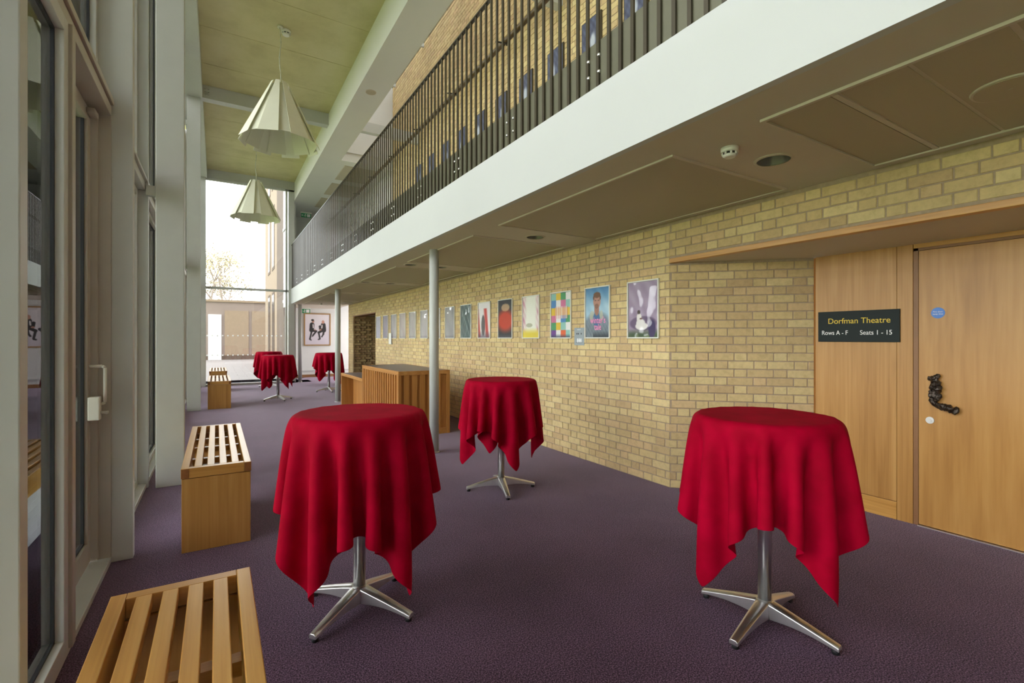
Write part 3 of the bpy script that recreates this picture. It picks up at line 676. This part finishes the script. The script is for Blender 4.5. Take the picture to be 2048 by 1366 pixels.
def a_man(u, v):
    c = mixc((182, 214, 232), (70, 128, 180), max(0, v-.62)*2.2+nz(u, v, 6)*.2)
    c = mixc(c, (72, 92, 60), max(0, .36-v)*4+max(0, .3-u)*(v < .35)); c = mixc(mixc(c, (104, 116, 138), ell(u, v, .5, .16, .60, .34, .25)*.85), (196, 204, 196), ell(u, v, .5, .16, .60, .34, .25)*.35*nz(u, v, 16, 1)); c = mixc(c, (196, 196, 170), ell(u, v, .27, .42, .1, .12)*.7+ell(u, v, .66, .42, .07, .12)*.7); c = mixc(c, (66, 110, 156), ell(u, v, .46, .36, .15, .15))
    c = mixc(c, (168, 120, 104), ell(u, v, .47, .56, .1, .12)); c = mixc(c, (186, 138, 122), ell(u, v, .48, .73, .155, .15)); c = mixc(c, (112, 78, 58), ell(u, v, .48, .855, .15, .06)); c = mixc(c, (104, 72, 56), ell(u, v, .345, .80, .03, .05)+ell(u, v, .615, .80, .03, .05)); c = mixc(c, (120, 84, 70), ell(u, v, .47, .63, .09, .05)*.7)
    for ex in (.42, .55): c = mixc(c, (70, 56, 54), ell(u, v, ex, .745, .035, .012))
    return mixc(c, (40, 48, 58), max(0, .13-v)*7*(u > .3))
def a_patch(u, v):
    pal = [(118, 74, 150), (232, 196, 70), (232, 110, 70), (86, 160, 110), (84, 140, 200), (238, 236, 236), (214, 120, 160), (150, 200, 190)]
    i, j = int(u*4), int(v*6); c = pal[(i*5+j*3+i*j) % 8]
    if .42 < v < .70 and .18 < u < .85: c = mixc(c, (244, 240, 236), .8) if int(u*22) % 2 else mixc(c, (210, 90, 90), .5)
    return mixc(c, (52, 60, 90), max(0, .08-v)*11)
def a_bloom(u, v):
    c = mixc((244, 244, 232), (176, 60, 112), max(0, abs(u-.5)*2-.5)*1.5*nz(u, v, 9)); c = mixc(c, (150, 150, 120), ell(u, v, .4, .3, .2, .05)*.6); return mixc(c, (228, 206, 70), max(0, .24-v)*7)
def a_columns(u, v):
    c = mixc((58, 60, 66), (206, 70, 46), ell(u, v, .5, .45, .6, .28, .6)); c = mixc(c, (216, 180, 140), ell(u, v, .5, .8, .3, .1)*.8)
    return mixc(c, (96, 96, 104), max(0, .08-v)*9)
def a_red(u, v):
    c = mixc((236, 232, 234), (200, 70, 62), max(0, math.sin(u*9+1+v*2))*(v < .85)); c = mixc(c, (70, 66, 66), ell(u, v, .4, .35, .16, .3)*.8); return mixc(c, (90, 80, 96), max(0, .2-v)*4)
def a_slate(u, v): return mixc((70, 88, 88), (150, 170, 170), nz(u, v, 11)*nz(u, v, 5, 2))
def a_wash(seed, a, b):
    a, b = tuple(x*.74 for x in a), tuple(x*.74 for x in b)       # their whiteness in the photograph is reflection, left to the acrylic
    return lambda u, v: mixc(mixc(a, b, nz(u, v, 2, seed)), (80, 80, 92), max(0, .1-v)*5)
def poster(name, y0, y1, fn, label, nx, ny, zb=1.5, hh=.62):
    t = thing(name, (XW-.02, (y0+y1)/2, zb), label, 'poster', 'framed posters along the brick wall'); xo, xi = XW-.028, XW-.006; w = .014
    B('frame', 'chrome' if False else 'white_gloss', t, (xo, xi, y0, y0+w, zb, zb+hh), (xo, xi, y1-w, y1, zb, zb+hh), (xo, xi, y0+w, y1-w, zb, zb+w), (xo, xi, y0+w, y1-w, zb+hh-w, zb+hh), bevel=.002)
    B('backing', 'steel_paint', t, xi-.006, xi, y0+w, y1-w, zb+w, zb+hh-w)
    print_grid('print', t, (xi-.008, y1-w, zb+w), (0, -1, 0), y1-y0-2*w, hh-2*w, nx, ny, fn); return t
px2y = lambda px, X=XW-.02: X*(math.cos(YAW)-(px-1024)/F_PX*math.sin(YAW))/(math.sin(YAW)+(px-1024)/F_PX*math.cos(YAW))
art = [(a_garden, 'mauve poster of a figure in a white dress sitting on a garden bench', 1285), (a_man, 'blue poster of a man above pink lettering', 1194), (a_patch, 'poster of bright patchwork colour squares', 1121),
       (a_bloom, 'white poster with magenta edges and yellow foot', 1061), (a_columns, 'dark grey and red poster with a tan patch near its top', 1010), (a_red, 'white poster with red bands and dark figure', 968),
       (a_slate, 'slate grey green poster beside the red banded one', 931.5), (a_wash(1, (226, 224, 226), (190, 190, 196)), 'pale grey poster next to the slate grey one', 899.5)]
pale = [(872, (228, 224, 226), (200, 190, 196), 'pale poster on the brick wall behind the round post, beside the pale grey one'), (848, (214, 210, 222), (230, 228, 230), 'pale lilac poster on the brick wall partly behind the round post'),
        (825, (230, 228, 226), (206, 204, 208), 'fourth poster from the brick doorway'), (805, (214, 196, 200), (232, 226, 226), 'fifth poster from the brick doorway'), (787.5, (206, 200, 210), (232, 230, 232), 'third poster from the brick doorway'),
        (771, (190, 170, 190), (160, 160, 190), 'muted purple poster second from the brick doorway'), (756.5, (190, 196, 226), (206, 204, 226), 'pale blue poster closest to the brick doorway')]
lb_fix = {825: 'pale poster fifth from the brick doorway', 805: 'pinkish white poster fourth from the brick doorway', 787.5: 'pale grey lilac poster third from the brick doorway'}
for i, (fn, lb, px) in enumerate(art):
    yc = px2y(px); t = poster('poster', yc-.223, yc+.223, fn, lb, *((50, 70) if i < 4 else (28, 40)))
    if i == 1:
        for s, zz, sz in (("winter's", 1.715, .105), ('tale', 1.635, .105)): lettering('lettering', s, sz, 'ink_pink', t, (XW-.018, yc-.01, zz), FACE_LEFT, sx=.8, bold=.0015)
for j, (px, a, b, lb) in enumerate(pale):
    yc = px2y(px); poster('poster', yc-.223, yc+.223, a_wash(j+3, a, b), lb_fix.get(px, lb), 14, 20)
yc = px2y(1157)
nt_ = thing('wall_notice', (XW-.01, yc, 1.42), 'small grey printed notice between two posters on the brick wall', 'notice')
B('backing', 'steel_paint', nt_, XW-.008, XW, yc-.095, yc+.095, 1.415, 1.635)
def a_notice(u, v):
    c = (150, 160, 166)
    for q in (.27, .42, .72): c = mixc(c, (40, 42, 46), ell(u, v, q, .66, .055, .05))
    for q in (.35, .52, .68): c = mixc(c, (236, 238, 240), ell(u, v, q, .28-.06*abs(q-.52), .07, .13))
    if .12 < v < .15 and .15 < u < .85: c = (70, 76, 80)
    return mixc(c, (200, 206, 210), 1 if .88 < v < .92 and .3 < u < .65 else 0)
print_grid('print', nt_, (XW-.010, yc+.095, 1.415), (0, -1, 0), .19, .22, 36, 42, a_notice, 'canvas')
yc = px2y(781)
nt2 = thing('wall_notice', (XW-.01, yc, 1.36), 'small white notice below the posters close to the brick doorway', 'notice')
B('sheet', 'white_gloss', nt2, XW-.036, XW-.03, yc-.11, yc+.11, 1.36, 1.64); B('holder', 'steel_paint', nt2, XW-.03, XW, yc-.12, yc+.12, 1.35, 1.39)
# monochrome photographs on the upper wall
for i in range(10):
    yc = 4.0+.775*i
    t = thing('framed_photograph', (XU-.02, yc, 5.1), 'dark monochrome framed photograph on the upper brick wall behind the railing', 'picture', 'photographs on the upper wall')
    B('frame', 'bar', t, XU-.03, XU-.006, yc-.19, yc+.19, 5.1, 5.64, bevel=.003)
    print_grid('print', t, (XU-.032, yc+.175, 5.115), (0, -1, 0), .35, .51, 16, 22, (lambda s: lambda u, v: mixc(mixc((38, 44, 70), (96, 104, 136), nz(u, v, 9, s)), (196, 202, 214), ell(u, v, .3+.4*((s*.37) % 1), .4, .14, .2, .5)*.9))(i+1), 'canvas')
# framed painting on the end wall
pt = thing('framed_painting', (3.36, 19.98, 1.23), 'large oak framed painting of two seated figures in dark suits', 'painting')
x0, x1, z0, z1 = 2.86, 3.84, 1.22, 2.48; w = .045
B('frame', 'frame_oak', pt, (x0, x0+w, 19.95, 20, z0, z1), (x1-w, x1, 19.95, 20, z0, z1), (x0+w, x1-w, 19.95, 20, z0, z0+w), (x0+w, x1-w, 19.95, 20, z1-w, z1), bevel=.004)
def seg(u, v, ax, ay, bx_, by, r):
    dx, dy = bx_-ax, by-ay; t = max(0, min(1, ((u-ax)*dx+(v-ay)*dy)/(dx*dx+dy*dy))); d = math.hypot(u-ax-dx*t, (v-ay-dy*t)*1.28); return max(0, min(1, (r-d)/.015+.5))
def a_pair(u, v):
    c = mixc((196, 188, 198), (218, 212, 214), v+.2*nz(u, v, 4)); dk_ = (38, 36, 36)
    for (ax, ay, bx_, by, r) in ((.28, .66, .26, .48, .095), (.27, .46, .19, .18, .035), (.19, .18, .24, .15, .025), (.3, .46, .45, .44, .045), (.45, .44, .33, .32, .035), (.33, .32, .3, .28, .03),
                                 (.74, .65, .76, .48, .1), (.70, .46, .55, .40, .05), (.55, .40, .60, .20, .035), (.6, .18, .54, .17, .025), (.76, .46, .74, .34, .04), (.74, .34, .68, .26, .03), (.6, .6, .62, .5, .05)):
        c = mixc(c, dk_, seg(u, v, ax, ay, bx_, by, r))
    c = mixc(c, (220, 214, 212), seg(u, v, .32, .66, .33, .56, .022)); c = mixc(c, (222, 216, 214), seg(u, v, .69, .64, .68, .55, .022)); c = mixc(c, (176, 132, 112), ell(u, v, .32, .77, .05, .055)); c = mixc(c, (44, 34, 30), ell(u, v, .30, .81, .06, .035)); c = mixc(c, (188, 140, 120), ell(u, v, .73, .75, .058, .06))
    return mixc(c, (170, 124, 104), ell(u, v, .62, .49, .05, .025)+ell(u, v, .4, .49, .03, .02))
print_grid('canvas', pt, (x0+w, 19.965, z0+w), (1, 0, 0), x1-x0-2*w, z1-z0-2*w, 60, 78, a_pair, 'canvas')

# ------------------------------------------------------------------ signs
sg = thing('door_sign', (XD-.01, 2.03, 1.47), 'dark sign reading Dorfman Theatre on the oak panel beside the door', 'sign')
ya, yb_ = px2y(1801, XD), px2y(1638, XD)
B('plate', 'sign_dark', sg, XD-.016, XD, ya, yb_, 1.47, 1.745, bevel=.002)
ymid = (ya+yb_)/2
lettering('lettering', 'Dorfman Theatre', .070, 'ink_yellow', sg, (XD-.017, ymid-.01, 1.655), FACE_LEFT, sx=.97)
lettering('lettering', 'Rows A - F', .056, 'ink_white', sg, (XD-.017, ymid+.175, 1.55), FACE_LEFT, sx=.86)
lettering('lettering', 'Seats 1 - 15', .056, 'ink_white', sg, (XD-.017, ymid-.145, 1.55), FACE_LEFT, sx=.9)
def exit_sign(loc, label):
    x, y, z = loc; t = thing('exit_sign', (x, y, z), label, 'sign')
    B('housing', 'white_gloss', t, x-.19, x+.19, y, y+.05, z+.14, z+.19); B('panel', 'exit_green', t, x-.17, x+.17, y+.015, y+.025, z-.01, z+.14)
    bm = bmesh.new(); yy = y+.012
    quad(bm, (x+.03, yy, z+.01), (x+.14, yy, z+.01), (x+.14, yy, z+.12), (x+.03, yy, z+.12)); obj('doorway_symbol', bm, 'ink_white', t)
    bm = bmesh.new(); cyl(bm, (x-.02, yy+.001, z+.11), (x-.02, yy-.001, z+.11), .014, n=10)
    for p, q in (((-.02, .09), (-.035, .055)), ((-.035, .055), (-.01, .03)), ((-.01, .03), (-.02, .005)), ((-.035, .055), (-.07, .03)), ((-.02, .085), (.01, .07)), ((-.02, .085), (-.06, .075))):
        a = Vector((x+p[0], yy, z+p[1])); b = Vector((x+q[0], yy, z+q[1])); n = (b-a).normalized().cross(Vector((0, 1, 0)))*.007; quad(bm, a+n, b+n, b-n, a-n)
    obj('running_symbol', bm, 'ink_white', t)
    bm = bmesh.new(); quad(bm, (x-.09, yy, z+.055), (x-.13, yy, z+.055), (x-.13, yy, z+.075), (x-.09, yy, z+.075)); bm.faces.new([bm.verts.new(p) for p in ((x-.125, yy, z+.035), (x-.155, yy, z+.065), (x-.125, yy, z+.095))]); obj('arrow', bm, 'ink_white', t)
    B('hanger', 'chrome', t, (x-.12, x-.112, y+.02, y+.028, z+.19, z+.22), (x+.112, x+.12, y+.02, y+.028, z+.19, z+.22))
exit_sign((2.80, 19.0, 5.94), 'green exit sign hanging over the upper balcony'); exit_sign((2.80, 19.2, 2.45), 'green exit sign hanging under the balcony behind the round post')

# ------------------------------------------------------------------ pendants
def make_pendant():
    t = thing('pendant_lamp', (0, 0, 0), '', 'lamp', 'conical pendants'); n = 16; H = 1.04
    for k in range(n):
        a = 2*math.pi*k/n; out = k % 2; r0, r1 = (.135, .61) if out else (.115, .565); w0, w1 = (.034, .155) if out else (.034, .15); dz = -.0 if out else .035
        bm = bmesh.new(); er = Vector((math.cos(a), math.sin(a), 0)); et = Vector((-math.sin(a), math.cos(a), 0)); vs = []
        for th in (0, .006):
            for r, w, z in ((r0, w0, H-dz), (r1, w1, dz)):
                for s in (-1, 1): vs.append(bm.verts.new(er*(r-th)+et*s*w+Vector((0, 0, z))))
        for f in ((0, 1, 3, 2), (4, 6, 7, 5), (0, 2, 6, 4), (1, 5, 7, 3), (0, 4, 5, 1), (2, 3, 7, 6)): bm.faces.new([vs[i] for i in f])
        obj('shade_blade', bm, 'shade', t)
    bm = bmesh.new(); cyl(bm, (0, 0, .96), (0, 0, .975), .115, n=24); cyl(bm, (0, 0, .78), (0, 0, .96), .035, n=16); obj('lamp_holder', bm, 'white_gloss', t)
    bm = bmesh.new(); bmesh.ops.create_uvsphere(bm, u_segments=16, v_segments=10, radius=.06, matrix=Matrix.Translation((0, 0, .73))); obj('bulb', bm, 'white_gloss', t)
    bm = bmesh.new(); tube(bm, [(.012*math.sin(i*1.3), .012*math.cos(i*1.9), .97+i*(2.01-.97)/8) for i in range(9)], .008, 8); obj('cord', bm, 'cord', t)
    bm = bmesh.new(); cyl(bm, (0, 0, 1.98), (0, 0, 2.01), .045, n=16); obj('ceiling_rose', bm, 'cord', t); return t
pd = make_pendant()
for i, (y, lb) in enumerate(((9.02, 'conical pendant lamp of cream blades with a round detector beside its ceiling cord'), (14.95, 'conical pendant lamp of cream blades hanging in front of the end window'))):
    o = pd if i == 0 else copy_tree(pd); o.location = (.92, y, ZC-2.01); o['label'] = lb

# ------------------------------------------------------------------ small ceiling fittings
def downlight(x, y, label, r=.1):
    t = thing('downlight', (x, y, ZS), label, 'light', 'recessed downlights in the balcony soffit')
    bm = bmesh.new(); n = 28
    ro = [bm.verts.new((x+math.cos(2*math.pi*i/n)*r*1.18, y+math.sin(2*math.pi*i/n)*r*1.18, ZS-.004)) for i in range(n)]
    ri = [bm.verts.new((x+math.cos(2*math.pi*i/n)*r, y+math.sin(2*math.pi*i/n)*r, ZS-.008)) for i in range(n)]
    ru = [bm.verts.new((x+math.cos(2*math.pi*i/n)*r*1.18, y+math.sin(2*math.pi*i/n)*r*1.18, ZS)) for i in range(n)]
    for i in range(n): j = (i+1) % n; bm.faces.new((ro[i], ro[j], ri[j], ri[i])); bm.faces.new((ru[i], ru[j], ro[j], ro[i]))
    obj('trim_ring', bm, 'soffit', t)
    bm = bmesh.new(); A_ = [[bm.verts.new((x+math.cos(2*math.pi*i/32)*q, y+math.sin(2*math.pi*i/32)*q, z)) for i in range(32)] for q, z in ((r, ZS-.002), (r*.92, ZS+.08), (r*.55, ZS+.14))]
    for P_, Q_ in zip(A_[:-1], A_[1:]):
        for i in range(32): f = bm.faces.new((P_[i], P_[(i+1) % 32], Q_[(i+1) % 32], Q_[i])); f.smooth = True
    bm.faces.new(A_[-1]); obj('reflector', bm, 'reflector', t)
downlight(3.11, 1.80, 'dark recessed downlight beside the smoke detector under the balcony')
downlight(3.13, 4.60, 'dark recessed downlight between the two large ceiling tiles above the posters')
for yy, nm in ((7.35, 'desk'), (10.07, 'low desk'), (12.75, 'brick doorway')):
    downlight(2.62, yy, 'dark recessed downlight near the fascia, of the pair above the %s' % nm, .09); downlight(3.14, yy, 'dark recessed downlight near the brick wall, of the pair above the %s' % nm, .09)
def detector(x, y, z, label, s=1):
    t = thing('smoke_detector', (x, y, z), label, 'smoke detector')
    bm = bmesh.new(); cyl(bm, (x, y, z), (x, y, z-.03*s), .052*s, .05*s, n=28); obj('base', bm, 'white_gloss', t)
    bm = bmesh.new(); cyl(bm, (x, y, z-.03*s), (x, y, z-.045*s), .04*s, n=20); obj('vent', bm, 'vent', t)
    bm = bmesh.new(); cyl(bm, (x, y, z-.044*s), (x, y, z-.058*s), .044*s, .03*s, n=24)
    for i in range(8): a = i*math.pi/4; cyl(bm, (x+math.cos(a)*.041*s, y+math.sin(a)*.041*s, z-.03*s), (x+math.cos(a)*.041*s, y+math.sin(a)*.041*s, z-.046*s), .007*s, n=6)
    obj('cap', bm, 'white_gloss', t)
detector(2.69, 1.83, ZS, 'white smoke detector on the balcony soffit beside a downlight')
detector(1.02, 9.1, ZC, 'round white detector on the concrete ceiling beside the pendant cord', 1.5)
detector(2.95, 16.9, ZS, 'white smoke detector on the soffit before the painting')
def disc(x, y, z, r, label, cat):
    t = thing('ceiling_speaker', (x, y, z), label, cat)
    bm = bmesh.new(); cyl(bm, (x, y, z), (x, y, z-.008), r, r*.97, n=36); obj('rim', bm, 'soffit', t)
    bm = bmesh.new(); cyl(bm, (x, y, z-.008), (x, y, z-.011), r*.9, n=36); cyl(bm, (x, y, z-.011), (x, y, z-.014), .008, n=8); obj('grille', bm, 'soffit_tile', t)
disc(3.136, .70, ZS-.004, .14, 'round speaker grille set in the soffit tiles near the theatre door', 'speaker'); disc(2.49, 9.18, 6.16, .1, 'round speaker grille under the white beam above the railing', 'speaker')
